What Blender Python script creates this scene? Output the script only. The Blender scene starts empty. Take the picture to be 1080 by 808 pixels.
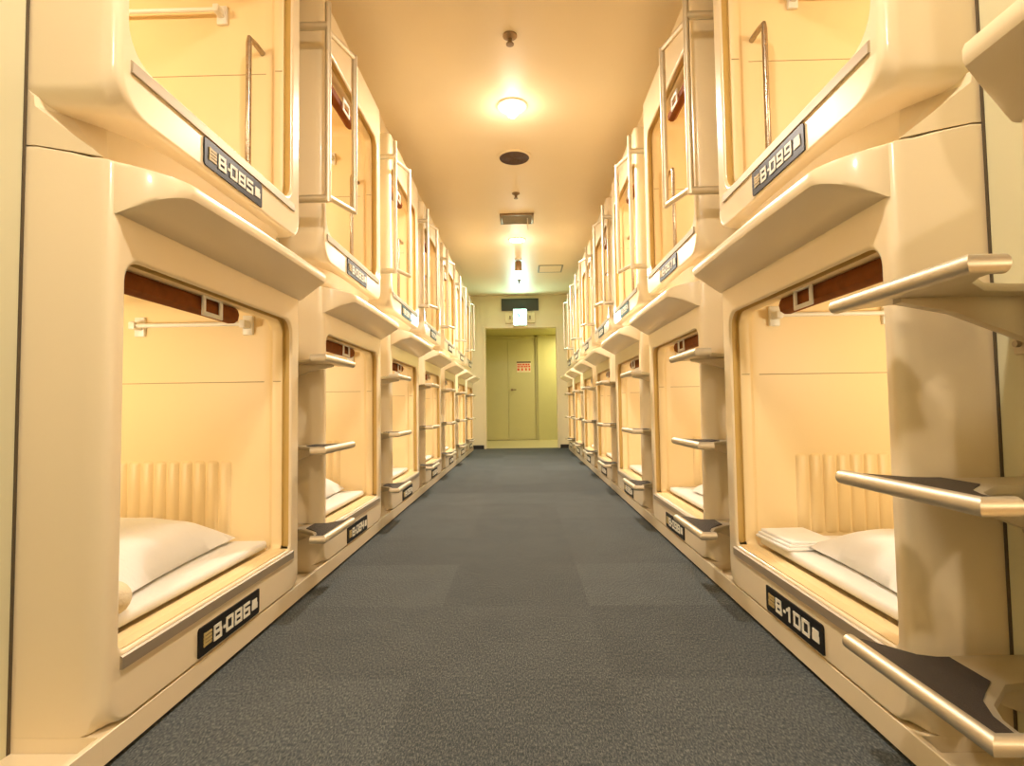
import bpy, bmesh, math, random
from mathutils import Vector, Matrix

random.seed(7)
SC = bpy.context.scene
COL = SC.collection

# ------------------------------------------------------------------ materials
def new_mat(name):
    m = bpy.data.materials.new(name)
    m.use_nodes = True
    nt = m.node_tree
    return m, nt, nt.nodes['Principled BSDF']

def put(nt, sock, val):
    sock.default_value = val

def simple(name, col, rough=.4, metal=0., coat=0., noise=.0, nscale=6., bump=0., bscale=200., spec=.5, sheen=0.):
    m, nt, b = new_mat(name)
    b.inputs['Base Color'].default_value = (*col, 1)
    b.inputs['Roughness'].default_value = rough
    b.inputs['Metallic'].default_value = metal
    b.inputs['Specular IOR Level'].default_value = spec
    if coat:
        b.inputs['Coat Weight'].default_value = coat
        b.inputs['Coat Roughness'].default_value = .12
    if sheen:
        b.inputs['Sheen Weight'].default_value = sheen
    tc = nt.nodes.new('ShaderNodeTexCoord')
    if noise:
        n = nt.nodes.new('ShaderNodeTexNoise')
        n.inputs['Scale'].default_value = nscale
        n.inputs['Detail'].default_value = 4
        nt.links.new(tc.outputs['Object'], n.inputs['Vector'])
        r = nt.nodes.new('ShaderNodeMix'); r.data_type = 'RGBA'
        r.inputs['A'].default_value = (*[c * (1 - noise) for c in col], 1)
        r.inputs['B'].default_value = (*[min(1, c * (1 + noise)) for c in col], 1)
        nt.links.new(n.outputs['Fac'], r.inputs['Factor'])
        nt.links.new(r.outputs['Result'], b.inputs['Base Color'])
    if bump:
        n2 = nt.nodes.new('ShaderNodeTexNoise')
        n2.inputs['Scale'].default_value = bscale
        n2.inputs['Detail'].default_value = 3
        nt.links.new(tc.outputs['Object'], n2.inputs['Vector'])
        bp = nt.nodes.new('ShaderNodeBump')
        bp.inputs['Strength'].default_value = bump
        bp.inputs['Distance'].default_value = .01
        nt.links.new(n2.outputs['Fac'], bp.inputs['Height'])
        nt.links.new(bp.outputs['Normal'], b.inputs['Normal'])
    return m

def emit(name, col, strength):
    m, nt, b = new_mat(name)
    b.inputs['Base Color'].default_value = (*col, 1)
    b.inputs['Emission Color'].default_value = (*col, 1)
    b.inputs['Emission Strength'].default_value = strength
    return m

def brushed(name, col, rough):
    m, nt, b = new_mat(name)
    b.inputs['Metallic'].default_value = .9
    b.inputs['Base Color'].default_value = (*col, 1)
    tc = nt.nodes.new('ShaderNodeTexCoord')
    mp = nt.nodes.new('ShaderNodeMapping'); mp.inputs['Scale'].default_value = (300, 6, 300)
    n = nt.nodes.new('ShaderNodeTexNoise'); n.inputs['Scale'].default_value = 1
    nt.links.new(tc.outputs['Object'], mp.inputs['Vector'])
    nt.links.new(mp.outputs['Vector'], n.inputs['Vector'])
    mr = nt.nodes.new('ShaderNodeMapRange')
    mr.inputs['To Min'].default_value = rough - .06
    mr.inputs['To Max'].default_value = rough + .08
    nt.links.new(n.outputs['Fac'], mr.inputs['Value'])
    nt.links.new(mr.outputs['Result'], b.inputs['Roughness'])
    return m

def carpet_mat():
    m, nt, b = new_mat('carpet_tiles')
    N, Lk = nt.nodes, nt.links
    tc = N.new('ShaderNodeTexCoord')
    # fibre flecks
    mp = N.new('ShaderNodeMapping'); mp.inputs['Scale'].default_value = (300, 95, 200)
    Lk.new(tc.outputs['Object'], mp.inputs['Vector'])
    n1 = N.new('ShaderNodeTexNoise'); n1.inputs['Scale'].default_value = 1; n1.inputs['Detail'].default_value = 5
    n1.inputs['Roughness'].default_value = .8
    Lk.new(mp.outputs['Vector'], n1.inputs['Vector'])
    cr = N.new('ShaderNodeValToRGB')
    e = cr.color_ramp.elements
    e[0].position = .30; e[0].color = (.018, .023, .025, 1)
    e[1].position = .70; e[1].color = (.27, .265, .235, 1)
    k = e.new(.5); k.color = (.082, .092, .094, 1)
    Lk.new(n1.outputs['Fac'], cr.inputs['Fac'])
    # tile to tile difference, half metre tiles
    mp2 = N.new('ShaderNodeMapping'); mp2.inputs['Location'].default_value = (.24, .1, 0)
    Lk.new(tc.outputs['Object'], mp2.inputs['Vector'])
    sn = N.new('ShaderNodeVectorMath'); sn.operation = 'SNAP'; sn.inputs[1].default_value = (.5, .5, 10)
    Lk.new(mp2.outputs['Vector'], sn.inputs[0])
    wn = N.new('ShaderNodeTexWhiteNoise'); wn.noise_dimensions = '3D'
    Lk.new(sn.outputs['Vector'], wn.inputs['Vector'])
    ck = N.new('ShaderNodeTexChecker'); ck.inputs['Scale'].default_value = 2
    Lk.new(mp2.outputs['Vector'], ck.inputs['Vector'])
    ad = N.new('ShaderNodeMath'); ad.operation = 'MULTIPLY_ADD'; ad.inputs[1].default_value = .06
    Lk.new(ck.outputs['Fac'], ad.inputs[0])
    mr = N.new('ShaderNodeMapRange'); mr.inputs['To Min'].default_value = .86; mr.inputs['To Max'].default_value = 1.06
    Lk.new(wn.outputs['Value'], mr.inputs['Value'])
    Lk.new(mr.outputs['Result'], ad.inputs[2])
    # soft wear
    n3 = N.new('ShaderNodeTexNoise'); n3.inputs['Scale'].default_value = 5.0; n3.inputs['Detail'].default_value = 8; n3.inputs['Roughness'].default_value = .75
    Lk.new(tc.outputs['Object'], n3.inputs['Vector'])
    mr3 = N.new('ShaderNodeMapRange'); mr3.inputs['To Min'].default_value = .78; mr3.inputs['To Max'].default_value = 1.24
    Lk.new(n3.outputs['Fac'], mr3.inputs['Value'])
    ml = N.new('ShaderNodeMath'); ml.operation = 'MULTIPLY'
    Lk.new(ad.outputs[0], ml.inputs[0]); Lk.new(mr3.outputs['Result'], ml.inputs[1])
    hsv = N.new('ShaderNodeHueSaturation')
    Lk.new(cr.outputs['Color'], hsv.inputs['Color']); Lk.new(ml.outputs[0], hsv.inputs['Value'])
    Lk.new(hsv.outputs['Color'], b.inputs['Base Color'])
    b.inputs['Roughness'].default_value = .95
    b.inputs['Specular IOR Level'].default_value = .15
    bp = N.new('ShaderNodeBump'); bp.inputs['Strength'].default_value = .6; bp.inputs['Distance'].default_value = .004
    Lk.new(n1.outputs['Fac'], bp.inputs['Height']); Lk.new(bp.outputs['Normal'], b.inputs['Normal'])
    return m

M = dict(
    shell=simple('cream_moulded_plastic', (.90, .745, .50), .30, coat=.5, noise=.02, nscale=3),
    liner=simple('cream_liner_plastic', (.89, .69, .38), .42, noise=.02, nscale=3),
    joint=simple('panel_joint', (.42, .30, .15), .6, noise=.1),
    track=simple('gold_track', (.60, .40, .12), .35, noise=.08),
    seam=simple('dark_seam', (.10, .07, .035), .7, noise=.1),
    alu=brushed('brushed_aluminium', (.68, .61, .47), .46),
    steel=brushed('grey_steel', (.50, .43, .33), .55),
    handle=brushed('brown_steel', (.46, .38, .28), .28),
    grip=simple('dark_grip', (.024, .014, .007), .45, spec=.3, bump=.5, bscale=500),
    plate=simple('black_enamel', (.012, .010, .008), .42, spec=.2, noise=.1),
    gold=simple('gold_print', (.52, .38, .14), .5, noise=.08),
    print=simple('cream_print', (.85, .80, .66), .5, noise=.03),
    blind=simple('red_brown_blind', (.24, .068, .010), .7, noise=.35, nscale=30, spec=.15),
    white=simple('white_plastic', (.88, .84, .76), .35, noise=.02),
    linen=simple('white_linen', (.90, .88, .84), .85, noise=.03, nscale=9, bump=.25, bscale=40, sheen=.2),
    sheet=simple('white_sheet', (.86, .83, .77), .85, noise=.04, nscale=7, bump=.2, bscale=30),
    bundle=simple('beige_cloth', (.86, .72, .48), .9, noise=.15, nscale=25, bump=.3, bscale=120),
    ceiling=simple('ceiling_paint', (.90, .745, .49), .45, noise=.03, nscale=1.5),
    wall=simple('cream_wall_paint', (.84, .73, .46), .35, noise=.02),
    panel=simple('glossy_cream_panel', (.71, .66, .435), .18, coat=.4, noise=.02),
    olive=simple('olive_wall_paint', (.60, .56, .26), .45, noise=.04),
    olivedoor=simple('olive_door_paint', (.60, .55, .27), .38, noise=.03),
    lino=simple('beige_lino', (.62, .55, .32), .35, noise=.06, nscale=12),
    black=simple('black_skirting', (.02, .017, .014), .4, noise=.1),
    darkgrey=simple('dark_grey_board', (.055, .06, .052), .4, noise=.05),
    brown=simple('brown_grille', (.10, .042, .014), .5, noise=.1, bump=.6, bscale=160),
    bronze=simple('bronze_metal', (.30, .20, .10), .4, metal=.5, noise=.1),
    duct=simple('grey_duct', (.30, .27, .20), .5, noise=.12),
    red=simple('red_print', (.75, .10, .04), .5, noise=.05),
    notice=simple('notice_paper', (.88, .74, .56), .6, noise=.04),
    bulb=emit('warm_bulb', (1.0, .90, .66), 30),
    cool=emit('cool_lamp', (.86, 1.0, .95), 14),
    exit=emit('exit_face', (.42, 1.0, .88), 11),
    green=emit('exit_green', (.10, .78, .50), 2.2),
    glow=emit('capsule_lamp', (1.0, .82, .48), 3.0),
    carpet=carpet_mat(),
)

# ------------------------------------------------------------------ mesh helpers
def link_mesh(name, bm, mat, parent=None, smooth=True, angle=38, recalc=True):
    if recalc:
        bmesh.ops.recalc_face_normals(bm, faces=bm.faces[:])
    me = bpy.data.meshes.new(name)
    bm.to_mesh(me); bm.free()
    mats = mat if isinstance(mat, (list, tuple)) else [mat]
    for x in mats: me.materials.append(x)
    if smooth:
        for p in me.polygons: p.use_smooth = True
        try:
            me.set_sharp_from_angle(angle=math.radians(angle))
        except Exception:
            pass
    o = bpy.data.objects.new(name, me)
    COL.objects.link(o)
    if parent: o.parent = parent
    return o

def box(bm, x0, x1, y0, y1, z0, z1, bev=0., seg=2):
    vs = [bm.verts.new((x, y, z)) for x in (x0, x1) for y in (y0, y1) for z in (z0, z1)]
    f = [(0, 1, 3, 2), (4, 6, 7, 5), (0, 4, 5, 1), (2, 3, 7, 6), (0, 2, 6, 4), (1, 5, 7, 3)]
    fs = [bm.faces.new([vs[i] for i in q]) for q in f]
    bmesh.ops.recalc_face_normals(bm, faces=fs)
    if bev:
        es = list({e for fa in fs for e in fa.edges})
        bmesh.ops.bevel(bm, geom=es, offset=bev, segments=seg, profile=.5, affect='EDGES')
    return fs

def tube(bm, pts, r, n=12, cap=True, flat=1.0, up=(0, 0, 1)):
    """sweep a round (or flattened) section along a polyline with mitred joints"""
    P = [Vector(p) for p in pts]
    rings = []
    for i, p in enumerate(P):
        d0 = (P[i] - P[i - 1]).normalized() if i else None
        d1 = (P[i + 1] - P[i]).normalized() if i < len(P) - 1 else None
        if d0 is None: t, k = d1, 1
        elif d1 is None: t, k = d0, 1
        else:
            t = (d0 + d1)
            t = t.normalized() if t.length > 1e-6 else d0
            k = 1 / max(.35, t.dot(d0))
        ref = Vector(up)
        if abs(t.dot(ref)) > .95: ref = Vector((1, 0, 0))
        s = t.cross(ref).normalized(); u = s.cross(t).normalized()
        if d0 is not None and d1 is not None and (d1 - d0).length > 1e-6:
            bend = (d1 - d0).normalized()
        else: bend = None
        ring = []
        for j in range(n):
            a = 2 * math.pi * j / n
            off = s * (math.cos(a) * r * flat) + u * (math.sin(a) * r)
            if bend is not None:
                off = off + bend * (off.dot(bend)) * (k - 1)
            ring.append(bm.verts.new(p + off))
        rings.append(ring)
    first, last = rings[0], rings[-1]
    for i in range(len(P) - 1):
        a, b = rings[i], rings[i + 1]
        best = min(range(n), key=lambda s_: sum((a[j].co - b[(j + s_) % n].co).length for j in range(n)))
        b[:] = b[best:] + b[:best]
        if i and (P[i] - P[i - 1]).angle(P[i + 1] - P[i]) > .5:      # a mitred bend: no shared normals across it
            a = [bm.verts.new(v.co) for v in a]
        for j in range(n):
            bm.faces.new((a[j], a[(j + 1) % n], b[(j + 1) % n], b[j]))
    if cap:
        bm.faces.new(first[::-1]); bm.faces.new(last)

def lathe(bm, prof, c=(0, 0, 0), n=32, sx=1, sy=1):
    """revolve (radius, z) profile about the vertical through c"""
    rings = []
    for r, z in prof:
        if r < 1e-6:
            rings.append([bm.verts.new((c[0], c[1], c[2] + z))])
        else:
            rings.append([bm.verts.new((c[0] + sx * r * math.cos(2 * math.pi * j / n), c[1] + sy * r * math.sin(2 * math.pi * j / n), c[2] + z)) for j in range(n)])
    for a, b in zip(rings, rings[1:]):
        for j in range(n):
            q = [a[j % len(a)], a[(j + 1) % len(a)], b[(j + 1) % len(b)], b[j % len(b)]]
            q2 = []
            for v in q:
                if v not in q2: q2.append(v)
            if len(q2) > 2: bm.faces.new(q2)

def prism(bm, poly, axis, lo, hi, bev=0., seg=2):
    """extrude a polygon given in the two other axes along axis (0,1,2)"""
    def mk(p, w):
        v = [0, 0, 0]; v[axis] = w
        o = [i for i in range(3) if i != axis]
        v[o[0]], v[o[1]] = p
        return bm.verts.new(v)
    A = [mk(p, lo) for p in poly]; B = [mk(p, hi) for p in poly]
    n = len(poly)
    fs = [bm.faces.new(A[::-1]), bm.faces.new(B)]
    fs += [bm.faces.new((A[i], A[(i + 1) % n], B[(i + 1) % n], B[i])) for i in range(n)]
    bmesh.ops.recalc_face_normals(bm, faces=fs)
    if bev:
        es = list({e for fa in fs[:2] for e in fa.edges})
        bmesh.ops.bevel(bm, geom=es, offset=bev, segments=seg, profile=.5, affect='EDGES')

def rr(a0, a1, z0, z1, r, n=6):
    """rounded rectangle in (along, height); r = radius or (bottom-near, bottom-far, top-far, top-near)"""
    if not isinstance(r, (tuple, list)): r = (r,) * 4
    out = []
    for (ca, cz, sa, sz, st), q in zip(((a0, z0, 1, 1, 180), (a1, z0, -1, 1, 270), (a1, z1, -1, -1, 0), (a0, z1, 1, -1, 90)), r):
        for k in range(n + 1):
            t = math.radians(st + 90 * k / n)
            out.append((ca + sa * q + q * math.cos(t), cz + sz * q + q * math.sin(t)))
    return out

def loft(bm, loops, s, cap_last=False, cap_first=False, keep=None):
    """loops: list of (points in (a,z), b)"""
    rings = [[bm.verts.new((s * b, a, z)) for a, z in pts] for pts, b in loops]
    n = len(rings[0])
    for A, B in zip(rings, rings[1:]):
        for i in range(n):
            if keep and not keep(A[i].co, A[(i + 1) % n].co): continue
            bm.faces.new((A[i], A[(i + 1) % n], B[(i + 1) % n], B[i]))
    if cap_last: bm.faces.new(rings[-1])
    if cap_first: bm.faces.new(rings[0][::-1])

# ------------------------------------------------------------------ objects helpers
def empty(name, loc, label=None, cat=None, group=None):
    o = bpy.data.objects.new(name, None)
    o.empty_display_size = .05
    COL.objects.link(o); o.location = loc
    tag(o, label, cat, group)
    return o

def tag(o, label=None, cat=None, group=None, kind=None):
    if label: o['label'] = label
    if cat: o['category'] = cat
    if group: o['group'] = group
    if kind: o['kind'] = kind
    return o

def struct(name, bm, mat, parent=None, smooth=False):
    o = link_mesh(name, bm, mat, parent, smooth=smooth)
    if parent is None: o['kind'] = 'structure'
    return o

def copy_tree(src, parent=None, skip=()):
    c = src.copy(); COL.objects.link(c)
    if parent is not None: c.parent = parent
    for ch in src.children:
        if ch.name.split('.')[0] in skip: continue
        copy_tree(ch, c, skip)
    return c

# ------------------------------------------------------------------ dimensions (metres)
XF = .75            # front plane of the capsules, from the corridor's middle
PITCH = 1.130
Y1 = 1.045          # near front corner of the first capsule pair
W = .90             # width of a capsule front
GAP = PITCH - W
BC = .18            # how far the post between two capsules is set back
HC = 2.555          # ceiling
YEND = 9.16
OA0, OA1 = .030, .835       # opening, along
LZ0, LZ1 = .200, .990       # lower opening, heights
UZ0, UZ1 = 1.400, 2.192     # upper opening, heights

# ------------------------------------------------------------------ number lettering
SEG = {  # strokes on a unit box
    '0': [((0, 0), (1, 0)), ((1, 0), (1, 1)), ((1, 1), (0, 1)), ((0, 1), (0, 0))],
    '1': [((.2, .78), (.62, 1)), ((.62, 1), (.62, 0))],
    '2': [((0, 1), (1, 1)), ((1, 1), (1, .5)), ((1, .5), (0, .5)), ((0, .5), (0, 0)), ((0, 0), (1, 0))],
    '3': [((0, 1), (1, 1)), ((1, 1), (1, 0)), ((.2, .5), (1, .5)), ((0, 0), (1, 0))],
    '4': [((0, 1), (0, .4)), ((0, .4), (1, .4)), ((.8, 1), (.8, 0))],
    '5': [((1, 1), (0, 1)), ((0, 1), (0, .52)), ((0, .52), (1, .52)), ((1, .52), (1, 0)), ((1, 0), (0, 0))],
    '6': [((1, 1), (0, 1)), ((0, 1), (0, 0)), ((0, 0), (1, 0)), ((1, 0), (1, .52)), ((1, .52), (0, .52))],
    '7': [((0, 1), (1, 1)), ((1, 1), (.4, 0))],
    '8': [((0, 0), (1, 0)), ((1, 0), (1, 1)), ((1, 1), (0, 1)), ((0, 1), (0, 0)), ((0, .5), (1, .5))],
    '9': [((1, .48), (0, .48)), ((0, .48), (0, 1)), ((0, 1), (1, 1)), ((1, 1), (1, 0)), ((1, 0), (0, 0))],
    'B': [((0, 0), (0, 1)), ((0, 1), (.92, 1)), ((.92, 1), (.92, .52)), ((0, .52), (1, .52)), ((1, .52), (1, 0)), ((0, 0), (1, 0))],
}
PLA, PLB, PLH = .295, .600, .070   # plate along, height

STAG = [0]
def stroke(bm, p, q, t, fx, x0):
    """a flat bar from p to q (text-plane coords), thickness t, standing .0016 proud"""
    p = Vector(p); q = Vector(q); d = (q - p).normalized(); n = Vector((-d.y, d.x)) * t / 2
    STAG[0] = (STAG[0] + 1) % 7
    x0 = x0 - .00012 * STAG[0]
    p = p - d * t / 2; q = q + d * t / 2
    pts = [p + n, q + n, q - n, p - n]
    A = [bm.verts.new(fx(a.x, a.y, x0)) for a in pts]; B = [bm.verts.new(fx(a.x, a.y, x0 - .0018)) for a in pts]
    bm.faces.new(A); bm.faces.new(B[::-1])
    for i in range(4): bm.faces.new((A[i], A[(i + 1) % 4], B[(i + 1) % 4], B[i]))

def add_number(root, s, zc, text, upper):
    L = PLB - PLA
    def fx(u, v, b):            # u reads left to right for somebody facing the plate
        a = PLA + u if s < 0 else PLB - u
        return (s * b, a, zc + v)
    bm = bmesh.new()
    r = .009
    h = PLH / 2
    big, small = r, .0015
    rad = (big, small, big, small) if (upper or s > 0) else (small, big, small, big)
    pts = rr(0, L, -h, h, rad if True else r, 4)
    A = [bm.verts.new(fx(u, v, -.0042)) for u, v in pts]; B = [bm.verts.new(fx(u, v, .004)) for u, v in pts]
    bm.faces.new(A); bm.faces.new(B[::-1])
    for i in range(len(pts)): bm.faces.new((A[i], A[(i + 1) % len(pts)], B[(i + 1) % len(pts)], B[i]))
    pl = link_mesh('number_plate', bm, M['plate'], root, smooth=False)
    pl['label'] = 'black plate lettered ' + text
    bm = bmesh.new()
    gh, gw, t = .031, .029, .0078
    u = .066
    for ch in text:
        if ch == '-':
            stroke(bm, (u + .001, -.001), (u + .005, -.001), .007, fx, -.0040)
            u += .013; continue
        for p, q in SEG[ch]:
            stroke(bm, (u + p[0] * gw, -gh / 2 + p[1] * gh), (u + q[0] * gw, -gh / 2 + q[1] * gh), t, fx, -.0040)
        u += gw + .0155
    link_mesh('lettering', bm, M['print'], pl, smooth=False)
    bm = bmesh.new()
    for k in range(4):
        stroke(bm, (.022, -.012 + k * .0085), (.050, -.012 + k * .0085), .0062, fx, -.0040)
    stroke(bm, (.0215, -.014), (.0215, .016), .004, fx, -.0040)
    link_mesh('grid_mark', bm, M['gold'], pl, smooth=False)
    bm = bmesh.new()
    stroke(bm, (.266, -.006), (.281, -.006), .016, fx, -.0040)
    stroke(bm, (.266, .008), (.281, .008), .012, fx, -.0040)
    link_mesh('square_mark', bm, M['print'], pl, smooth=False)

# ------------------------------------------------------------------ capsule prototypes
def inset(a0, a1, z0, z1, d): return a0 + d, a1 - d, z0 + d, z1 - d

def opening_loops(z0, z1, r):
    O = (OA0, OA1, z0, z1)
    body = [(rr(*O, r), 0), (rr(*inset(*O, .004), r), .002), (rr(*inset(*O, .006), r), .008)]
    trk = [(rr(*inset(*O, .006), r), .008), (rr(*inset(*O, -.004), r), .010), (rr(*inset(*O, -.004), r), .030), (rr(*inset(*O, .006), r), .032)]
    rin = [x - .006 if x > .02 else x for x in (r if isinstance(r, tuple) else (r,) * 4)]
    lin = [(rr(*inset(*O, .006), r), .032), (rr(*inset(*O, .009), r), .035), (rr(*inset(*O, .010), r), .062),
           (rr(*inset(*O, .007), r), .069), (rr(*inset(*O, .000), r), .074), (rr(*inset(*O, -.003), r), .080),
           (rr(OA0 - .006, OA1 + .006, z0 - .006, z1 + .065, .05), .105), (rr(OA0 - .006, OA1 + .006, z0 - .006, z1 + .065, .05), 1.90)]
    return body, trk, lin

def blind_part(root, s, ztop, wide):
    bm = bmesh.new()
    # a slack roll: flattened round section with ends turned in
    zc = ztop - .040
    sec = [(.002, .022), (.016, .024), (.030, .018), (.036, .002), (.032, -.016), (.020, -.026), (.006, -.026), (-.006, -.018), (-.010, 0), (-.006, .014)]
    rings = []
    for a, k in ((.012, .95), (.02, 1), (.20, 1.03), (wide - .14, 1), (wide - .008, 1.02), (wide, .96)):
        rings.append([bm.verts.new((s * (.060 + .013 + (x - .013) * k), a, zc + z * k)) for x, z in sec])
    for A, B in zip(rings, rings[1:]):
        for i in range(len(sec)): bm.faces.new((A[i], A[(i + 1) % len(sec)], B[(i + 1) % len(sec)], B[i]))
    bm.faces.new(rings[0]); bm.faces.new(rings[-1])
    o = link_mesh('rolled_blind', bm, M['blind'], root)
    o['label'] = 'red brown blind rolled up under the top of the opening'
    # square buckle that holds the roll
    bm = bmesh.new()
    ac = wide - .155
    box(bm, *sorted((s * .040, s * .046)), ac - .048, ac - .034, zc - .034, zc + .030, .002)
    box(bm, *sorted((s * .040, s * .046)), ac + .034, ac + .048, zc - .034, zc + .030, .002)
    box(bm, *sorted((s * .040, s * .046)), ac - .040, ac + .040, zc - .034, zc - .022, .002)
    box(bm, *sorted((s * .040, s * .046)), ac - .040, ac + .040, zc + .014, zc + .030, .002)
    k = link_mesh('buckle', bm, M['white'], o)
    k['label'] = 'square white buckle'

def hang_rail(root, s, b0, b1, z, awall):
    bm = bmesh.new()
    tube(bm, [(s * b0, awall - .038, z), (s * b1, awall - .038, z)], .0075, 10)
    rail = link_mesh('hanging_rail', bm, M['white'], root)
    for b in (b0, b1):
        bm = bmesh.new()
        box(bm, *sorted((s * (b - .018), s * (b + .018))), awall - .012, awall + .002, z - .034, z + .034, .004)
        box(bm, *sorted((s * (b - .011), s * (b + .011))), awall - .052, awall - .008, z - .013, z + .013, .004)
        link_mesh('rail_bracket', bm, M['white'], rail)

def joint_part(root, s, z, awall):
    bm = bmesh.new()
    box(bm, *sorted((s * .090, s * 1.88)), awall - .0006, awall + .002, z - .0014, z + .0014)
    box(bm, *sorted((s * .0355, s * .0615)), OA1 - .0106, OA1 - .004, z - .0014, z + .0014)
    link_mesh('panel_joint', bm, M['joint'], root, smooth=False)

def lamp_part(root, s, z):
    """reading lamp on the near side wall of the capsule"""
    bm = bmesh.new()
    box(bm, *sorted((s * .62, s * .90)), OA0 - .002, OA0 + .030, z - .06, z + .06, .010, 3)
    l = link_mesh('lamp_housing', bm, M['white'], root)
    bm = bmesh.new()
    box(bm, *sorted((s * .64, s * .88)), OA0 + .028, OA0 + .034, z - .045, z + .045, .003)
    g = link_mesh('lamp_diffuser', bm, M['glow'], l)

def make_lower(s, lead=GAP):
    root = empty('sleeping_capsule', (s * XF, Y1, 0))
    o0, o1, oz0, oz1 = 0., W, .0678, 1.13
    body, trk, lin = opening_loops(LZ0, LZ1, (.020, .020, .048, .048))
    R = (.050, .050, .004, .004)
    loops = [(rr(o0, o1, .064, 1.2045, (.001, .001, .006, .006)), 1.95), (rr(o0, o1, .064, 1.2045, (.001, .001, .006, .006)), .16), (rr(o0, o1, .064, 1.1905, (.001, .001, .006, .006)), .09), (rr(o0, o1, .064, 1.180, (.001, .001, .006, .006)), .05), (rr(o0, o1, oz0, 1.178, (.006, .006, .004, .004)), .034), (rr(o0, o1, oz0, 1.176, (.03, .03, .004, .004)), .026)]
    oz1 = 1.176
    for d, b in ((.0012, .016), (.004, .008), (.008, .0035), (.013, .0008), (.018, 0)):
        loops.append((rr(o0 + d, o1 - d, oz0 + .0015 + d * .15, oz1 - d, R), b))
    loops.append((rr(o0 + .0205, o1 - .0205, oz0 + .0056, oz1 - .0205, R), 0))
    loops.append((rr(OA0 - .003, OA1 + .003, LZ0 - .003, LZ1 + .003, (.023, .023, .051, .051)), 0))
    bm = bmesh.new(); loft(bm, loops + body, s)
    link_mesh('body', bm, M['shell'], root, angle=50)
    # plinth runs under the capsule and under the post beside it
    bm = bmesh.new()
    pol = [(.0015, .012), (.0015, .0635), (.003, .0648), (.26, .0672), (.26, .012)]
    prism(bm, [(s * b, z) for b, z in pol], 1, .0005, W - .0015)
    # thin skirting that runs on in front of the post
    prism(bm, [(s * b, z) for b, z in [(.0015, .012), (.0015, .0635), (.003, .0648), (.012, .0648), (.012, .012)]], 1, -lead + .0015, .0003)
    box(bm, *sorted((s * .012, s * .1785)), -lead + .0015, -.0003, .010, .036)
    pl = link_mesh('plinth', bm, M['shell'], root)
    bm = bmesh.new()
    prism(bm, [(s * .03, 0), (s * .03, .013), (s * .24, .013), (s * .24, 0)], 1, .0015, W - .0015)
    link_mesh('toe_recess', bm, M['seam'], pl, smooth=False)
    bm = bmesh.new(); loft(bm, trk, s, keep=lambda p, q: max(p.z, q.z) > LZ0 + .012)
    link_mesh('curtain_track', bm, M['track'], root, angle=30)
    bm = bmesh.new(); loft(bm, lin, s, cap_last=True)
    box(bm, *sorted((s * .0065, s * .0362)), OA0 + .012, OA1 - .012, LZ0 - .006, LZ0 + .0085)
    link_mesh('liner', bm, M['liner'], root, angle=50)
    # canopy: bellied moulding over the opening
    bm = bmesh.new()
    rings = []
    A0, A1 = .006, .085
    def proj(a):
        if a <= A0: return 0.
        if a < A1:
            t = (a - A0) / (A1 - A0)
            return .112 * (1 - (1 - t) ** 2) ** .62
        if a > W - .055:
            t = (W - a) / .055
            return .112 * (t ** .9)
        return .112 + .004 * math.sin(math.pi * (a - A1) / (W - A1 - .055))
    st = [A0] + [A0 + (A1 - A0) * (i / 14) ** 1.7 for i in range(1, 15)] + [A1 + (W - A1 - .055) * i / 10 for i in range(1, 11)] + [W - .055 + .055 * i / 6 for i in range(1, 6)] + [W - .002]
    for a in st:
        p = max(.0, proj(min(max(a, 0), W)))
        k = p / .112
        zb = 1.067 + .048 * k; zt = 1.172 - .020 * k
        h = zt - zb
        f = min(.012, h * .32)
        sec = [(.045, 1.067), (.002, 1.067), (-p * .5, 1.067 + .022 * k), (-p + f * .9 * k, zb), (-p + f * .25 * k, zb + f * .3), (-p, zb + f), (-p, zt - f),
               (-p + f * .3, zt - f * .25), (-p + f, zt), (0.006, 1.172), (.045, 1.178)]
        rings.append([bm.verts.new((s * b, a, z)) for b, z in sec])
    m = len(rings[0])
    for A, B in zip(rings, rings[1:]):
        for i in range(m): bm.faces.new((A[i], A[(i + 1) % m], B[(i + 1) % m], B[i]))
    bm.faces.new(rings[0]); bm.faces.new(rings[-1])
    link_mesh('canopy', bm, M['shell'], root, angle=40)
    sill_strip(root, s, LZ0)
    # ribs moulded on the far side wall
    bm = bmesh.new()
    aw = OA1 + .006
    for i in range(9):
        b = .232 + i * .0455
        pts = []
        rb = rr(b - .0205, b + .0205, .24, .505, .010, 3)
        inn = rr(b - .0155, b + .0155, .246, .499, .008, 3)
        A = [bm.verts.new((s * x, aw, z)) for x, z in rb]; B = [bm.verts.new((s * (x + 0), aw - .0070, z)) for x, z in inn]
        for j in range(len(rb)): bm.faces.new((A[j], A[(j + 1) % len(rb)], B[(j + 1) % len(rb)], B[j]))
        bm.faces.new(B)
    link_mesh('ribs', bm, M['liner'], root, angle=60)
    hang_rail(root, s, .155, .535, .972, aw)
    joint_part(root, s, .775, aw)
    blind_part(root, s, LZ1 + .012, .575)
    lamp_part(root, s, .80)
    return root

def sill_strip(root, s, z0):
    bm = bmesh.new()
    sec = [(.012, z0 + .0005), (-.002, z0 - .002), (-.0055, z0 - .005), (-.0055, z0 - .028), (.002, z0 - .028), (.004, z0 - .010), (.012, z0 - .006)]
    prism(bm, [(s * b, z) for b, z in sec], 1, .038, .842)
    o = link_mesh('sill_strip', bm, M['steel'], root, smooth=False)
    o['label'] = 'grey metal edging strip'

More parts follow.
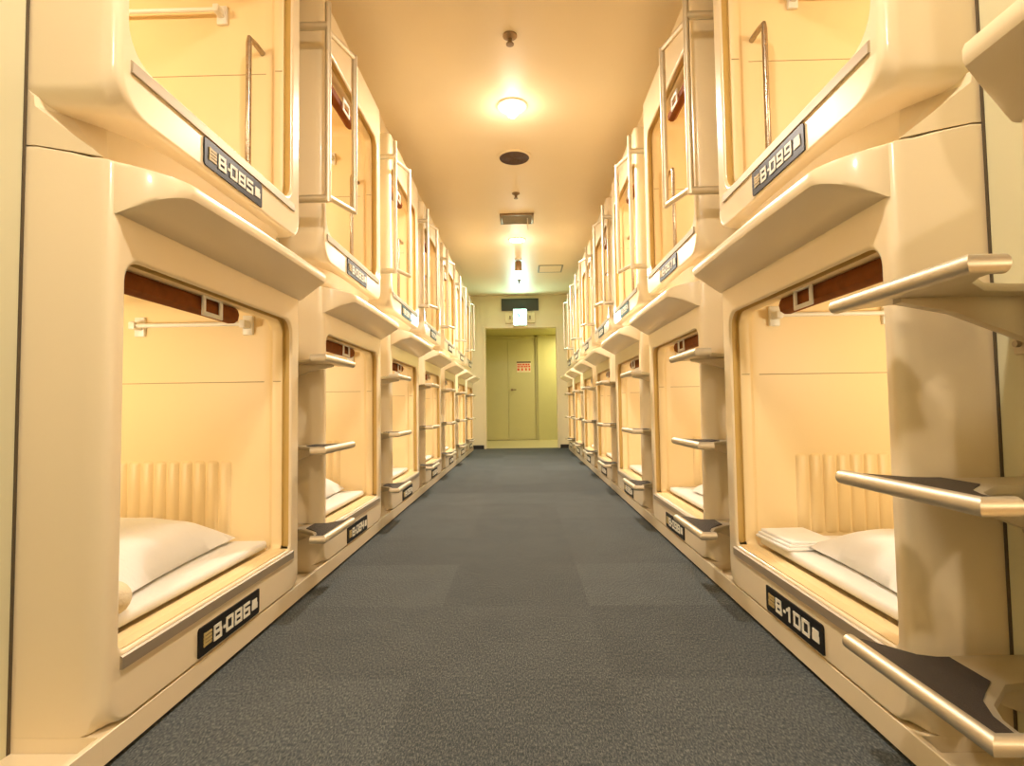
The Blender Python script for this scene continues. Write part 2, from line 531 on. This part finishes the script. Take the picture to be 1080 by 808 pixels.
def make_upper(s):
    root = empty('sleeping_capsule', (s * XF, Y1, 1.19))
    Z = -1.19
    def sh(loops): return [([(a, z + Z) for a, z in p], b) for p, b in loops]
    body, trk, lin = opening_loops(UZ0, UZ1, (.075, .060, .050, .050))
    o0, o1, oz0, oz1 = 0., W, 1.286, 2.380
    R0 = (.045, .045, .004, .004)
    R = (.080, .055, .006, .006)
    loops = [(rr(o0, o1, oz0, oz1, R0), 1.95), (rr(o0, o1, oz0, oz1, R0), .05), (rr(o0, o1, oz0, oz1, (.050, .046, .004, .004)), .034), (rr(o0, o1, oz0, oz1, (.06, .05, .004, .004)), .026)]
    for d, b in ((.0012, .016), (.004, .008), (.008, .0035), (.013, .0008), (.018, 0)):
        loops.append((rr(o0 + d, o1 - d, oz0 + d * .4, oz1 - d * .2, R), b))
    loops.append((rr(o0 + .0205, o1 - .0205, oz0 + .0090, oz1 - .0055, R), 0))
    loops.append((rr(OA0 - .003, OA1 + .003, UZ0 - .003, UZ1 + .003, (.078, .063, .053, .053)), 0))
    bm = bmesh.new(); loft(bm, sh(loops + body), s)
    link_mesh('body', bm, M['shell'], root, angle=50)
    bm = bmesh.new()
    rings = []
    E0 = [(.166, 1.305), (.164, 1.285), (.024, 1.1785), (.09, 1.1925), (.165, 1.2062), (1.2, 1.2062), (1.2, 1.32), (.20, 1.34)]
    E1 = [(.030, 1.305), (.034, 1.289), (.150, 1.2062), (.16, 1.2062), (.17, 1.2062), (1.2, 1.2062), (1.2, 1.32), (.10, 1.34)]
    for a, k in ((.0008, .0), (.05, .27), (.10, .52), (.16, .76), (.23, .93), (.32, 1), (W - .12, 1), (W - .08, .93), (W - .045, .7), (W - .022, .35), (W - .004, 0)):
        sec = [(p[0] * (1 - k) + q[0] * k, p[1] * (1 - k) + q[1] * k) for p, q in zip(E0, E1)]
        rings.append([bm.verts.new((s * b, a, z + Z)) for b, z in sec])
    for A, B in zip(rings, rings[1:]):
        for i in range(8): bm.faces.new((A[i], A[(i + 1) % 8], B[(i + 1) % 8], B[i]))
    bm.faces.new(rings[0]); bm.faces.new(rings[-1])
    link_mesh('underside', bm, M['shell'], root, angle=30)
    bm = bmesh.new(); loft(bm, sh(trk), s, keep=lambda p, q: max(p.z, q.z) > UZ0 + Z + .02)
    link_mesh('curtain_track', bm, M['track'], root, angle=30)
    bm = bmesh.new(); loft(bm, sh(lin), s, cap_last=True)
    box(bm, *sorted((s * .0065, s * .0362)), OA0 + .03, OA1 - .03, UZ0 + Z - .006, UZ0 + Z + .0085)
    link_mesh('liner', bm, M['liner'], root, angle=50)
    sill_strip(root, s, UZ0 + Z)
    aw = OA1 + .006
    hang_rail(root, s, .257, .62, 2.085 + Z, aw)
    joint_part(root, s, 1.870 + Z, aw)
    blind_part(root, s, UZ1 - .012 + Z, .575)
    # grab handle
    bm = bmesh.new()
    zt, zb, b, a = 1.957 + Z, 1.440 + Z, .125, aw - .065
    tube(bm, [(s * (b - .012), aw + .001, zt - .012), (s * (b - .004), aw - .04, zt - .002), (s * b, a - .004, zt - .004), (s * (b + .001), a - .008, zt - .02), (s * (b + .001), a - .008, zb + .02), (s * b, a - .004, zb + .004), (s * (b - .004), aw - .04, zb), (s * (b - .012), aw + .001, zb)], .0095, 12)
    h = link_mesh('grab_handle', bm, M['handle'], root)
    h['label'] = 'slim brown metal grab bar'
    lamp_part(root, s, 1.99 + Z)
    return root

# ------------------------------------------------------------------ ladder step and grab rail prototypes (origin on the post, at a = -.08)
AP = -.085
def make_step(s):
    root = empty('ladder_step', (0, 0, 0))
    def V(a, b, z): return (s * (b - BC), a - AP, z)
    bf = -.098
    bm = bmesh.new()
    tube(bm, [V(.058, bf, 0), V(-.262, bf, 0), V(-.262, bf + .045, 0)], .0135, 14)
    tb = link_mesh('front_tube', bm, M['alu'], root, angle=40)
    tb['label'] = 'round aluminium front tube with a short bent end'
    out = [(.055, bf), (.055, -.078), (.028, -.052), (.008, -.036), (-.012, -.018), (-.020, .004), (-.018, .03), (-.016, .08), (-.014, BC),
           (-.104, BC), (-.108, .09), (-.118, .04), (-.150, .004), (-.176, -.026), (-.215, -.046), (-.262, -.052), (-.262, bf)]
    bm = bmesh.new()
    prism(bm, [(s * (b - BC), a - AP) for a, b in out], 2, -.008, .006, .002)
    tr = link_mesh('tread', bm, M['alu'], root, angle=40)
    # dark anti-slip pad let into the tread
    pad = [(.048, bf + .012), (.046, -.080), (.022, -.058), (.003, -.043), (-.018, -.026), (-.027, .000), (-.028, .022), (-.112, .022), (-.140, -.008), (-.168, -.036), (-.210, -.056), (-.250, -.062), (-.250, bf + .012)]
    bm = bmesh.new()
    prism(bm, [(s * (b - BC), a - AP) for a, b in pad], 2, .0055, .0085)
    g = link_mesh('grip_pad', bm, M['grip'], tr, smooth=False)
    g['label'] = 'dark brown anti-slip pad'
    # bracket: gusset under the tread and a foot on the post
    bm = bmesh.new()
    prism(bm, [(s * (b - BC), z) for b, z in ((BC - .004, -.006), (BC - .004, -.092), (BC - .03, -.082), (.03, -.034), (-.06, -.016), (-.06, -.006))], 1, -.070 - AP, -.048 - AP, .002)
    br = link_mesh('bracket', bm, M['alu'], root, angle=40)
    bm = bmesh.new()
    box(bm, *sorted((s * -.010, s * .0)), -.100 - AP, -.014 - AP, -.104, .012, .004)
    link_mesh('foot_plate', bm, M['alu'], br)
    for a in (-.086, -.028):
        bm = bmesh.new()
        tube(bm, [V(a, BC - .018, -.085), V(a, BC - .008, -.085)], .006, 8)
        link_mesh('bolt', bm, M['steel'], br)
    return root

def make_rail(s):
    root = empty('grab_rail', (0, 0, 0))
    z0 = 1.49
    def V(a, b, z): return (s * (b - BC), a - AP, z - z0)
    bn, bfar = -.050, -.095
    an, af = -.090, .100
    def bar(name, pts, label=None):
        bm = bmesh.new(); tube(bm, pts, .0125, 10, flat=.8)
        o = link_mesh(name, bm, M['alu'], root, angle=40)
        return o
    bar('upright', [V(an, bn, 1.482), V(an, bn, 2.280)])
    bar('upright', [V(af, bfar, 1.500), V(af, bfar, 2.186)])
    bar('crossbar', [V(an, bn, 1.502), V(af, bfar, 1.508)])
    bar('crossbar', [V(an, bn, 2.165), V(af, bfar, 2.178)])
    for z in (1.494, 2.186):
        bm = bmesh.new()
        tube(bm, [V(an, bn, z), V(an, BC - .006, z)], .0155, 12)
        st = link_mesh('standoff', bm, M['alu'], root)
        bm = bmesh.new()
        tube(bm, [V(an, BC - .010, z), V(an, BC, z)], .030, 16)
        link_mesh('flange', bm, M['alu'], st)
    return root

# ------------------------------------------------------------------ lay out both rows
ORD = ['first', 'second', 'third', 'fourth', 'fifth', 'sixth', 'seventh']
ROWNAME = {-1: 'B-086', 1: 'B-100'}
def lower_no(s, i): return 'B-%03d' % ((86 if s < 0 else 100) - 2 * i)
def upper_no(s, i): return 'B-%03d' % ((85 if s < 0 else 99) - 2 * i)

def lamp(parent_root, s, z):
    """the light of a capsule's reading lamp"""
    ld = bpy.data.lights.new('reading_light', 'AREA')
    ld.shape = 'RECTANGLE'; ld.size = .24; ld.size_y = .09
    ld.color = (1.0, .86, .60); ld.energy = CAPW
    ld.spread = math.radians(170)
    lo = bpy.data.objects.new('reading_light', ld); COL.objects.link(lo)
    lo.location = (parent_root.location.x + s * .76, parent_root.location.y + OA0 + .040, z)
    lo.rotation_euler = (math.radians(90), 0, 0)      # facing along +Y
    lo.rotation_euler = Vector((0, -1, 0)).to_track_quat('Z', 'Y').to_euler()
    return lo
CAPW = 3.9

def pillow_mesh(la, lb, h, seed):
    rnd = random.Random(seed)
    bm = bmesh.new()
    nu, nv = 26, 22
    ph = [rnd.uniform(0, 6.28) for _ in range(6)]
    top, bot = [], []
    for i in range(nu + 1):
        rt, rb_ = [], []
        for j in range(nv + 1):
            u, v = 2 * i / nu - 1, 2 * j / nv - 1
            e = max(0, 1 - abs(u) ** 2.4) ** .52 * max(0, 1 - abs(v) ** 2.4) ** .52
            pin = 1 - .07 * (1 - u * u) * abs(v) ** 3 - .0
            pin2 = 1 - .07 * (1 - v * v) * abs(u) ** 3
            wr = .07 * math.sin(5 * u + 3 * v + ph[0]) + .05 * math.sin(9 * u - 7 * v + ph[1]) + .03 * math.sin(15 * v + 4 * u + ph[2])
            x, y = v * lb / 2 * pin, u * la / 2 * pin2
            z = h * e * (1 + wr * .6)
            rt.append(bm.verts.new((x, y, max(z, 0) + .012)))
            edge = i in (0, nu) or j in (0, nv)
            rb_.append(rt[-1] if edge else bm.verts.new((x, y, .012 - .012 * min(1, e * 3))))
        top.append(rt); bot.append(rb_)
    for i in range(nu):
        for j in range(nv):
            bm.faces.new((top[i][j], top[i + 1][j], top[i + 1][j + 1], top[i][j + 1]))
            q = [bot[i][j], bot[i][j + 1], bot[i + 1][j + 1], bot[i + 1][j]]
            try: bm.faces.new(q)
            except ValueError: pass
    return bm

def mattress_mesh(s):
    bm = bmesh.new()
    box(bm, *sorted((s * .074, s * 1.80)), .046, .818, .2112, .238, .010, 4)
    return bm

PROTO = {}
for s in (-1, 1):
    PROTO['low', s] = make_lower(s)
    PROTO['up', s] = make_upper(s)
    PROTO['step', s] = make_step(s)
    PROTO['rail', s] = make_rail(s)

used = set()
def spawn(key, s):
    p = PROTO[key, s]
    if (key, s) not in used:
        used.add((key, s)); return p
    return copy_tree(p)

STEPZ = (.226, .533, .858)
STEPN = ('lowest', 'middle', 'top')
for s in (-1, 1):
    row = ROWNAME[s]
    first = 0 if s < 0 else -1
    for i in range(first, 7):
        Y0 = Y1 + PITCH * i - (.035 if i < 0 else 0)
        # build the copies first, while the prototypes carry no plates yet
        lo = copy_tree(PROTO['low', s]); up = copy_tree(PROTO['up', s])
        lo.location = (s * XF, Y0, 0); up.location = (s * XF, Y0, 1.19)
        if i >= 0:
            add_number(lo, s, .1125, lower_no(s, i), False)
            add_number(up, s, 1.332 - 1.19, upper_no(s, i), True)
        if i < 0:
            a = 'lower cream capsule at the frame edge before the one lettered B-100'
            b = 'upper cream capsule whose rounded edge juts in above the aluminium steps'
        elif i == 0:
            a = 'lower cream sleeping capsule whose black plate reads ' + lower_no(s, 0)
            b = 'upper cream sleeping capsule whose black plate reads ' + upper_no(s, 0)
        else:
            a = '%s lower cream capsule of the row that starts at plate %s' % (ORD[i], row)
            b = '%s upper cream capsule of the row that starts at plate %s' % (ORD[i], row)
        tag(lo, a, 'capsule', 'lower capsules of the %s row' % row)
        tag(up, b, 'capsule', 'upper capsules of the %s row' % row)
        lamp(lo, s, .80); lamp(up, s, 1.99)
        # bedding that can be seen through the lower openings
        if 0 <= i <= 4:
            m = link_mesh('mattress', mattress_mesh(s), M['sheet']); m.location = (s * XF, Y0, 0)
            w = 'plate ' + row if i == 0 else 'the %s lower capsule of the %s row' % (ORD[i], row)
            tag(m, 'thin mattress under a white sheet inside %s' % (('the capsule with ' + w) if i == 0 else w), 'mattress', 'capsule mattresses')
            if s < 0:
                pm = pillow_mesh(.62, .52, .118, 3 + i); loc = (s * (XF + .405), Y0 + .470, .2386); rz = .09
            else:
                pm = pillow_mesh(.54, .50, .095, 13 + i); loc = (s * (XF + .365), Y0 + .345, .2386); rz = -.06
            p = link_mesh('pillow', pm, M['linen'], angle=80); p.location = loc; p.rotation_euler = (0, 0, rz)
            tag(p, ('plump white pillow lying in the capsule with plate ' + row) if i == 0 else 'white pillow lying in %s' % w, 'pillow', 'capsule pillows')
        # post between this capsule and the one before
        bm = bmesh.new()
        if i > first or s > 0:
            box(bm, *sorted((s * (XF + BC), s * (XF + BC + .03))), Y0 - GAP, Y0 - .005, 0, 2.38)
        else:
            bm.free(); bm = None
        if bm:
            t = struct('trim_%d' % ((i + 1) * 2 + (1 if s > 0 else 2)), bm, M['panel'])
        # ladder and grab rail
        if i >= 1 or (s > 0 and i == 0):
            k = i if s < 0 else i + 1
            for z, nm in zip(STEPZ, STEPN):
                st = copy_tree(PROTO['step', s]); st.location = (s * (XF + BC), Y0 + AP - (.035 if s > 0 and i == 0 else 0), z)
                if s > 0 and i == 0:
                    lab = '%s aluminium ladder step jutting out beside plate B-100' % nm
                else:
                    lab = '%s aluminium step of the %s ladder along the row of plate %s' % (nm, ORD[k - 1], row)
                tag(st, lab, 'ladder step', 'ladder steps of the %s row' % row)
            if i >= 1:
                gr = copy_tree(PROTO['rail', s]); gr.location = (s * (XF + BC), Y0 + AP, 1.49)
                tag(gr, 'upright aluminium grab rail beside the %s upper capsule of the %s row' % (ORD[i], row), 'grab rail', 'grab rails of the %s row' % row)

def remove_tree(o):
    for ch in list(o.children): remove_tree(ch)
    bpy.data.objects.remove(o)
for p in PROTO.values(): remove_tree(p)

# cloths lying in the two nearest capsules
bm = bmesh.new()
lathe(bm, [(0, -.045), (.018, -.044), (.030, -.036), (.036, -.018), (.037, .0), (.036, .02), (.029, .036), (.016, .044), (0, .045)], n=20)
o = link_mesh('cloth_bundle', bm, M['bundle'], angle=60)
o.location = (-(XF + .090), Y1 + .126, .2775); o.rotation_euler = (math.radians(80), .1, .25)
tag(o, 'small beige rounded cloth bundle at the edge of the pillow in B-086', 'bundle')
bm = bmesh.new()
for k, (w, d) in enumerate(((.0, .0), (.006, .004), (.014, .006))):
    box(bm, -.085 + w, .085 - w, -.10 + d, .10 - d, k * .009, k * .009 + .010, .004, 3)
o = link_mesh('folded_sheet', bm, M['linen'], angle=60)
o.location = (XF + .146, Y1 + .712, .2386); o.rotation_euler = (0, 0, .05)
tag(o, 'small folded white sheet beside the pillow in B-100', 'sheet')

# ------------------------------------------------------------------ setting
def plane_box(name, x0, x1, y0, y1, z0, z1, mat):
    bm = bmesh.new(); box(bm, x0, x1, y0, y1, z0, z1)
    return struct(name, bm, mat)

YB = -2.6
plane_box('floor', -1.05, 1.05, YB, YEND + .06, -.05, 0, M['carpet'])
plane_box('ceiling', -2.8, 2.8, YB, YEND + .10, HC, HC + .06, M['ceiling'])
plane_box('wall_back', -2.8, 2.8, YB - .08, YB, -.05, HC, M['wall'])
plane_box('wall_left', -(XF + BC + .04), -(XF + BC), YB, Y1 - .005, 0, HC, M['panel'])
plane_box('wall_right', XF + BC, XF + BC + .04, YB, Y1 - PITCH - .01, 0, HC, M['panel'])
# dark joints where posts meet the first capsules
for k, s in enumerate((-1, 1)):
    bm = bmesh.new()
    box(bm, *sorted((s * (XF + BC - .002), s * (XF + BC + .02))), Y1 - .0065, Y1 - .0005, 0, 2.38)
    struct('trim_%d' % (30 + k), bm, M['seam'])
    # filler above the capsules up to the ceiling
    bm = bmesh.new()
    y0 = Y1 if s < 0 else Y1 - PITCH
    box(bm, *sorted((s * (XF + .09), s * (XF + .12))), y0, YEND, 2.375, HC)
    struct('trim_%d' % (40 + k), bm, M['shell'])
    # filler between the last capsule and the end wall
    bm = bmesh.new()
    box(bm, *sorted((s * (XF + .06), s * (XF + .10))), Y1 + PITCH * 6 + W + .004, YEND, 0, 2.38)
    struct('trim_%d' % (50 + k), bm, M['shell'])

# end wall with its opening
OX0, OX1, OZ = -.600, .640, 2.030
bm = bmesh.new()
box(bm, -1.05, OX0, YEND, YEND + .12, 0, HC)
box(bm, OX1, 1.05, YEND, YEND + .12, 0, HC)
box(bm, OX0, OX1, YEND, YEND + .12, OZ, HC)
struct('wall_end', bm, M['wall'])
bm = bmesh.new()
for x0, x1 in ((OX0 - .012, OX0 + .028), (OX1 - .028, OX1 + .012)):
    box(bm, x0, x1, YEND - .014, YEND + .134, 0, OZ + .012, .004)
box(bm, OX0 + .028, OX1 - .028, YEND - .014, YEND + .134, OZ - .020, OZ + .012, .004)
struct('trim_60', bm, M['wall'])
bm = bmesh.new()
box(bm, -XF - .05, OX0 - .013, YEND - .010, YEND, 0, .060, .002)
struct('baseboard_left', bm, M['black'])
bm = bmesh.new()
box(bm, OX1 + .013, XF + .05, YEND - .010, YEND, 0, .060, .002)
struct('baseboard_right', bm, M['black'])

# vestibule behind the opening
YV = 11.5
plane_box('floor_vestibule', -1.25, 1.25, YEND + .06, YV + .1, -.05, .002, M['lino'])
plane_box('ceiling_vestibule', -1.25, 1.25, YEND + .12, YV + .1, 2.185, 2.24, M['olive'])
plane_box('wall_vestibule_left', -1.25, -1.20, YEND + .12, YV + .1, 0, 2.2, M['olive'])
plane_box('wall_vestibule_right', 1.20, 1.25, YEND + .12, YV + .1, 0, 2.2, M['olive'])
plane_box('wall_vestibule_back', -1.25, 1.25, YV + .05, YV + .1, 0, 2.2, M['olive'])
plane_box('wall_vestibule_return', .360, 1.22, YV - .06, YV + .05, 0, 2.19, M['olive'])
def leaf(idx, x0, x1, hx):
    bm = bmesh.new()
    box(bm, x0 + .003, x1 - .003, YV, YV + .045, .012, 2.12, .003)
    o = struct('door_%d' % idx, bm, M['olivedoor'])
    if hx is not None:
        bm = bmesh.new()
        tube(bm, [(hx, YV, 1.05), (hx, YV - .05, 1.05), (hx + .09, YV - .05, 1.05)], .011, 10)
        lathe(bm, [(0, 0), (.026, 0), (.026, .008), (0, .008)], (0, 0, 0), 16)
        for v in bm.verts:
            if abs(v.co.x) < .03 and abs(v.co.y) < .03:
                v.co = Vector((hx + v.co.x, YV - v.co.z, 1.05 + v.co.y))
        h = link_mesh('door_handle', bm, M['bronze'], o)
    return o
leaf(1, -.780, -.262, None)
leaf(2, -.262, .315, -.185)
bm = bmesh.new()
box(bm, .315, .362, YV - .03, YV + .05, 0, 2.15, .004)
box(bm, -1.2, .315, YV - .012, YV + .05, 2.122, 2.19, .004)
box(bm, -1.2, -.781, YV - .004, YV + .05, 0, 2.122, .002)
struct('trim_61', bm, M['olivedoor'])
# red and cream notice on the door
bm = bmesh.new()
box(bm, -.080, .215, YV - .004, YV, 1.415, 1.640, .001)
nt_ = link_mesh('notice', bm, M['notice'], smooth=False)
tag(nt_, 'cream paper notice with red print stuck on the olive door', 'notice')
bm = bmesh.new()
box(bm, -.080, .215, YV - .0055, YV - .004, 1.612, 1.640)
link_mesh('dark_header', bm, M['brown'], nt_, smooth=False)
bm = bmesh.new()
rnd = random.Random(4)
for r, (z, hh) in enumerate(((1.578, .034), (1.535, .034), (1.475, .05))):
    x = -.068
    while x < .19:
        w = rnd.uniform(.022, .05)
        box(bm, x, min(x + w, .205), YV - .0052, YV - .0038, z - hh / 2, z + hh / 2)
        x += w + rnd.uniform(.006, .016) + (.03 if r == 2 else 0)
link_mesh('red_print', bm, M['red'], nt_, smooth=False)

# dark board and exit sign over the opening
bm = bmesh.new()
box(bm, -.295, .325, YEND - .030, YEND, 2.296, 2.500, .004)
o = link_mesh('sign_board', bm, M['darkgrey'])
tag(o, 'wide dark grey board on the end wall above the glowing exit sign', 'sign board')
ex = empty('exit_sign', (.014, YEND - .10, 2.17), 'glowing pale cyan exit sign box above the far doorway', 'exit sign')
bm = bmesh.new(); box(bm, -.118, .118, -.030, .030, -.140, .140, .008)
link_mesh('housing', bm, M['white'], ex)
bm = bmesh.new(); box(bm, -.106, .106, -.036, -.029, -.128, .128, .003)
fc = link_mesh('lit_face', bm, M['exit'], ex)
# running figure and doorway on the lit face
bm = bmesh.new()
yy = -.0375
def bar2(p, q, t):
    p = Vector(p); q = Vector(q); d = (q - p).normalized(); n = Vector((-d.y, d.x)) * t / 2
    vs = [bm.verts.new((c.x, yy, c.y)) for c in (p + n, q + n, q - n, p - n)]; vb = [bm.verts.new((c.x, yy + .003, c.y)) for c in (p + n, q + n, q - n, p - n)]
    bm.faces.new(vs); bm.faces.new(vb[::-1])
    for i in range(4): bm.faces.new((vs[i], vs[(i + 1) % 4], vb[(i + 1) % 4], vb[i]))
bar2((-.03, .055), (-.005, .0), .030); bar2((-.03, .055), (-.075, .03), .014); bar2((-.02, .05), (.03, .02), .014)
bar2((-.005, .0), (.035, -.035), .017); bar2((.035, -.035), (.03, -.08), .015); bar2((-.005, .0), (-.035, -.045), .017); bar2((-.035, -.045), (-.075, -.06), .015)
bar2((-.022, .068), (-.022, .096), .028)
bar2((.075, -.11), (.075, .11), .012); bar2((-.09, .112), (.08, .112), .012)
link_mesh('running_figure', bm, M['green'], fc, smooth=False)
bm = bmesh.new()
box(bm, -.245, .245, .030, .0995, -.085, .085, .004)
hp = link_mesh('back_plate', bm, M['wall'], ex)
for x in (-.165, .165):
    bm = bmesh.new()
    tube(bm, [(x, .032, .02), (x, -.005, .02), (x, -.012, -.01), (x, -.004, -.03)], .010, 10)
    link_mesh('hook', bm, M['bronze'], hp)

# ------------------------------------------------------------------ ceiling fittings
def downlight(y, x=.004, r=.078, label='', bulb=True):
    root = empty('downlight', (x, y, HC), label, 'ceiling light', 'round ceiling downlights')
    bm = bmesh.new()
    lathe(bm, [(r, .0), (r + .016, -.001), (r + .018, -.006), (r + .010, -.010), (r, -.008), (r, 0)], n=36)
    link_mesh('trim_ring', bm, M['ceiling'], root)
    bm = bmesh.new()
    lathe(bm, [(0, -.012), (r * .5, -.014), (r * .85, -.011), (r * .98, -.005), (r * .98, -.001), (0, -.001)], n=36)
    link_mesh('lens', bm, M['bulb'], root)
    if bulb:
        bm = bmesh.new()
        lathe(bm, [(0, -.074), (.018, -.070), (.030, -.056), (.032, -.040), (.026, -.022), (.020, -.010), (0, -.010)], n=24)
        link_mesh('lamp_bulb', bm, M['bulb'], root)
    return root

def spot(y, x, energy, col, z=HC - .105, r=.05, bare=0.):
    """the light of a ceiling lamp: mostly downwards, a little sideways from the bare bulb"""
    ld = bpy.data.lights.new('lamp_beam', 'AREA')
    ld.shape = 'DISK'; ld.size = r * 2; ld.energy = energy; ld.color = col
    o = bpy.data.objects.new('lamp_beam', ld); COL.objects.link(o)
    o.location = (x, y, z)
    if bare:
        ld = bpy.data.lights.new('bulb_glow', 'POINT')
        ld.shadow_soft_size = r; ld.energy = bare; ld.color = col
        o = bpy.data.objects.new('bulb_glow', ld); COL.objects.link(o)
        o.location = (x, y, z - .06)
WARM = (1.0, .89, .77)
LW = 40
downlight(.63, label='round ceiling downlight just above where the camera stands')
downlight(3.35, label='bright round downlight with a protruding bulb before the brown ceiling grille')
downlight(6.09, r=.080, bulb=False, label='flat bright round downlight beyond the open grey ceiling hatch')
for y, e in ((.63, .56), (3.35, 1), (6.09, 1)):
    spot(y, .004, LW * e, WARM, r=.075, bare=2.4)

def sprinkler(y, x, r, label, name='sprinkler'):
    root = empty(name, (x, y, HC), label, 'sprinkler')
    bm = bmesh.new()
    lathe(bm, [(0, 0), (r, 0), (r, -.006), (r * .5, -.018), (0, -.018)], n=24)
    link_mesh('rose', bm, M['bronze'], root)
    bm = bmesh.new()
    lathe(bm, [(0, -.017), (r * .32, -.017), (r * .30, -.040), (r * .55, -.044), (r * .55, -.048), (0, -.050)], n=20)
    link_mesh('nozzle', bm, M['bronze'], root)
sprinkler(2.70, .006, .036, 'small round bronze sprinkler on the ceiling before the bright bulb light')
sprinkler(4.75, .008, .034, 'small dark sprinkler between the brown ceiling grille and the grey hatch')
sprinkler(8.05, .012, .032, 'tiny ceiling sprinkler before the end wall behind the pendant spotlight')
# round brown grille
root = empty('ceiling_grille', (.006, 4.055, HC), 'round dark brown grille set in the ceiling', 'grille')
bm = bmesh.new()
lathe(bm, [(.112, 0), (.132, -.001), (.134, -.007), (.122, -.011), (.112, -.008)], n=40)
link_mesh('rim', bm, M['ceiling'], root)
bm = bmesh.new()
prof = [(0, -.006)]
for k in range(1, 9):
    prof += [(k * .0135 - .004, -.006), (k * .0135 - .002, -.010), (k * .0135 + .002, -.010), (k * .0135 + .004, -.006)]
prof += [(.114, -.001), (0, -.001)]
lathe(bm, prof, n=40)
link_mesh('mesh_disc', bm, M['brown'], root)
# rectangular open hatch with a hanging cord
root = empty('ceiling_vent', (.009, 5.385, HC), 'grey rectangular ceiling vent with a short cord hanging down', 'vent')
bm = bmesh.new()
for x0, x1, y0, y1 in ((-.165, -.145, -.14, .14), (.145, .165, -.14, .14), (-.145, .145, -.14, -.12), (-.145, .145, .12, .14)):
    box(bm, x0, x1, y0, y1, -.016, 0, .002)
link_mesh('frame', bm, M['bronze'], root)
bm = bmesh.new(); box(bm, -.145, .145, -.12, .12, -.006, -.001)
link_mesh('back_panel', bm, M['duct'], root, smooth=False)
for k in range(6):
    bm = bmesh.new()
    y = -.10 + k * .04
    prism(bm, [(y, -.004), (y + .022, -.013), (y + .025, -.011), (y + .004, -.002)], 0, -.145, .145)
    link_mesh('slat', bm, M['duct'], root, smooth=False)
bm = bmesh.new(); tube(bm, [(.105, -.02, -.004), (.107, -.02, -.06), (.104, -.02, -.125)], .004, 8)
link_mesh('cord', bm, M['white'], root)
# pendant spotlight
root = empty('pendant_light', (.010, 6.90, HC), 'small hanging tan cylinder light with a cool white lamp below', 'pendant light')
bm = bmesh.new(); lathe(bm, [(0, 0), (.05, 0), (.05, -.010), (.014, -.014), (.012, -.030), (0, -.030)], n=24)
link_mesh('ceiling_rose', bm, M['white'], root)
bm = bmesh.new(); lathe(bm, [(0, -.026), (.036, -.028), (.042, -.036), (.043, -.150), (.040, -.158), (0, -.158)], n=28)
link_mesh('cylinder_body', bm, M['bronze'], root)
bm = bmesh.new(); lathe(bm, [(0, -.157), (.038, -.157), (.039, -.176), (.030, -.190), (0, -.194)], n=28)
link_mesh('lamp_lens', bm, M['cool'], root)
# access panel
root = empty('access_panel', (.440, 7.40, HC), 'pale square access panel framed in the ceiling beyond the vent', 'access panel')
bm = bmesh.new()
for x0, x1, y0, y1 in ((-.165, -.145, -.19, .19), (.145, .165, -.19, .19), (-.145, .145, -.19, -.17), (-.145, .145, .17, .19)):
    box(bm, x0, x1, y0, y1, -.007, 0, .002)
link_mesh('frame', bm, M['duct'], root)
bm = bmesh.new(); box(bm, -.145, .145, -.17, .17, -.004, -.0005)
link_mesh('cover', bm, M['ceiling'], root, smooth=False)

# ------------------------------------------------------------------ other lights the place has
def area(name, loc, aim, size, energy, col, sy=None):
    ld = bpy.data.lights.new(name, 'AREA'); ld.energy = energy; ld.color = col
    ld.shape = 'RECTANGLE'; ld.size = size; ld.size_y = sy or size
    o = bpy.data.objects.new(name, ld); COL.objects.link(o); o.location = loc
    o.rotation_euler = (Vector(loc) - Vector(aim)).to_track_quat('Z', 'Y').to_euler()
    return o
area('exit_glow', (.014, YEND - .145, 2.17), (.014, 0, 2.2), .2, 8.0, (.55, 1.0, .88), .24)
spot(6.90, .010, 18.0, (.92, 1.0, .93), HC - .20, .035)
spot(10.7, .95, 20, (1.0, .90, .50), 2.16, .10)
vl = downlight(10.7, .95, label='downlight inside the vestibule beyond the far doorway', bulb=False)
vl.location.z = 2.185
spot(-1.4, .0, LW * .66, WARM, r=.075, bare=1)
downlight(-1.4, label='round ceiling downlight behind the camera position')

w = bpy.data.worlds.new('world'); SC.world = w; w.use_nodes = True
w.node_tree.nodes['Background'].inputs['Color'].default_value = (1.0, .8, .5, 1)
w.node_tree.nodes['Background'].inputs['Strength'].default_value = .05

# ------------------------------------------------------------------ camera
f, tilt, yaw, roll = 580.15, .0453, -.0199, .0140
ct, st_ = math.cos(tilt), math.sin(tilt); cy, sy = math.cos(yaw), math.sin(yaw)
fwd = Vector((sy * ct, cy * ct, st_)); right = Vector((cy, -sy, 0)); up = right.cross(fwd)
c, s_ = math.cos(roll), math.sin(roll)
r2 = right * c - up * s_; u2 = right * s_ + up * c
cam = bpy.data.cameras.new('camera'); co = bpy.data.objects.new('camera', cam); COL.objects.link(co)
co.matrix_world = Matrix(((r2.x, u2.x, -fwd.x, .046), (r2.y, u2.y, -fwd.y, 0), (r2.z, u2.z, -fwd.z, .6727), (0, 0, 0, 1)))
cam.sensor_fit = 'HORIZONTAL'; cam.sensor_width = 36; cam.lens = f / 1080 * 36
cam.clip_start = .02; cam.clip_end = 60
SC.camera = co

SC.view_settings.view_transform = 'Standard'
SC.view_settings.look = 'None'
SC.view_settings.gamma = 1
SC.view_settings.use_curve_mapping = False
SC.view_settings.exposure = 0.2
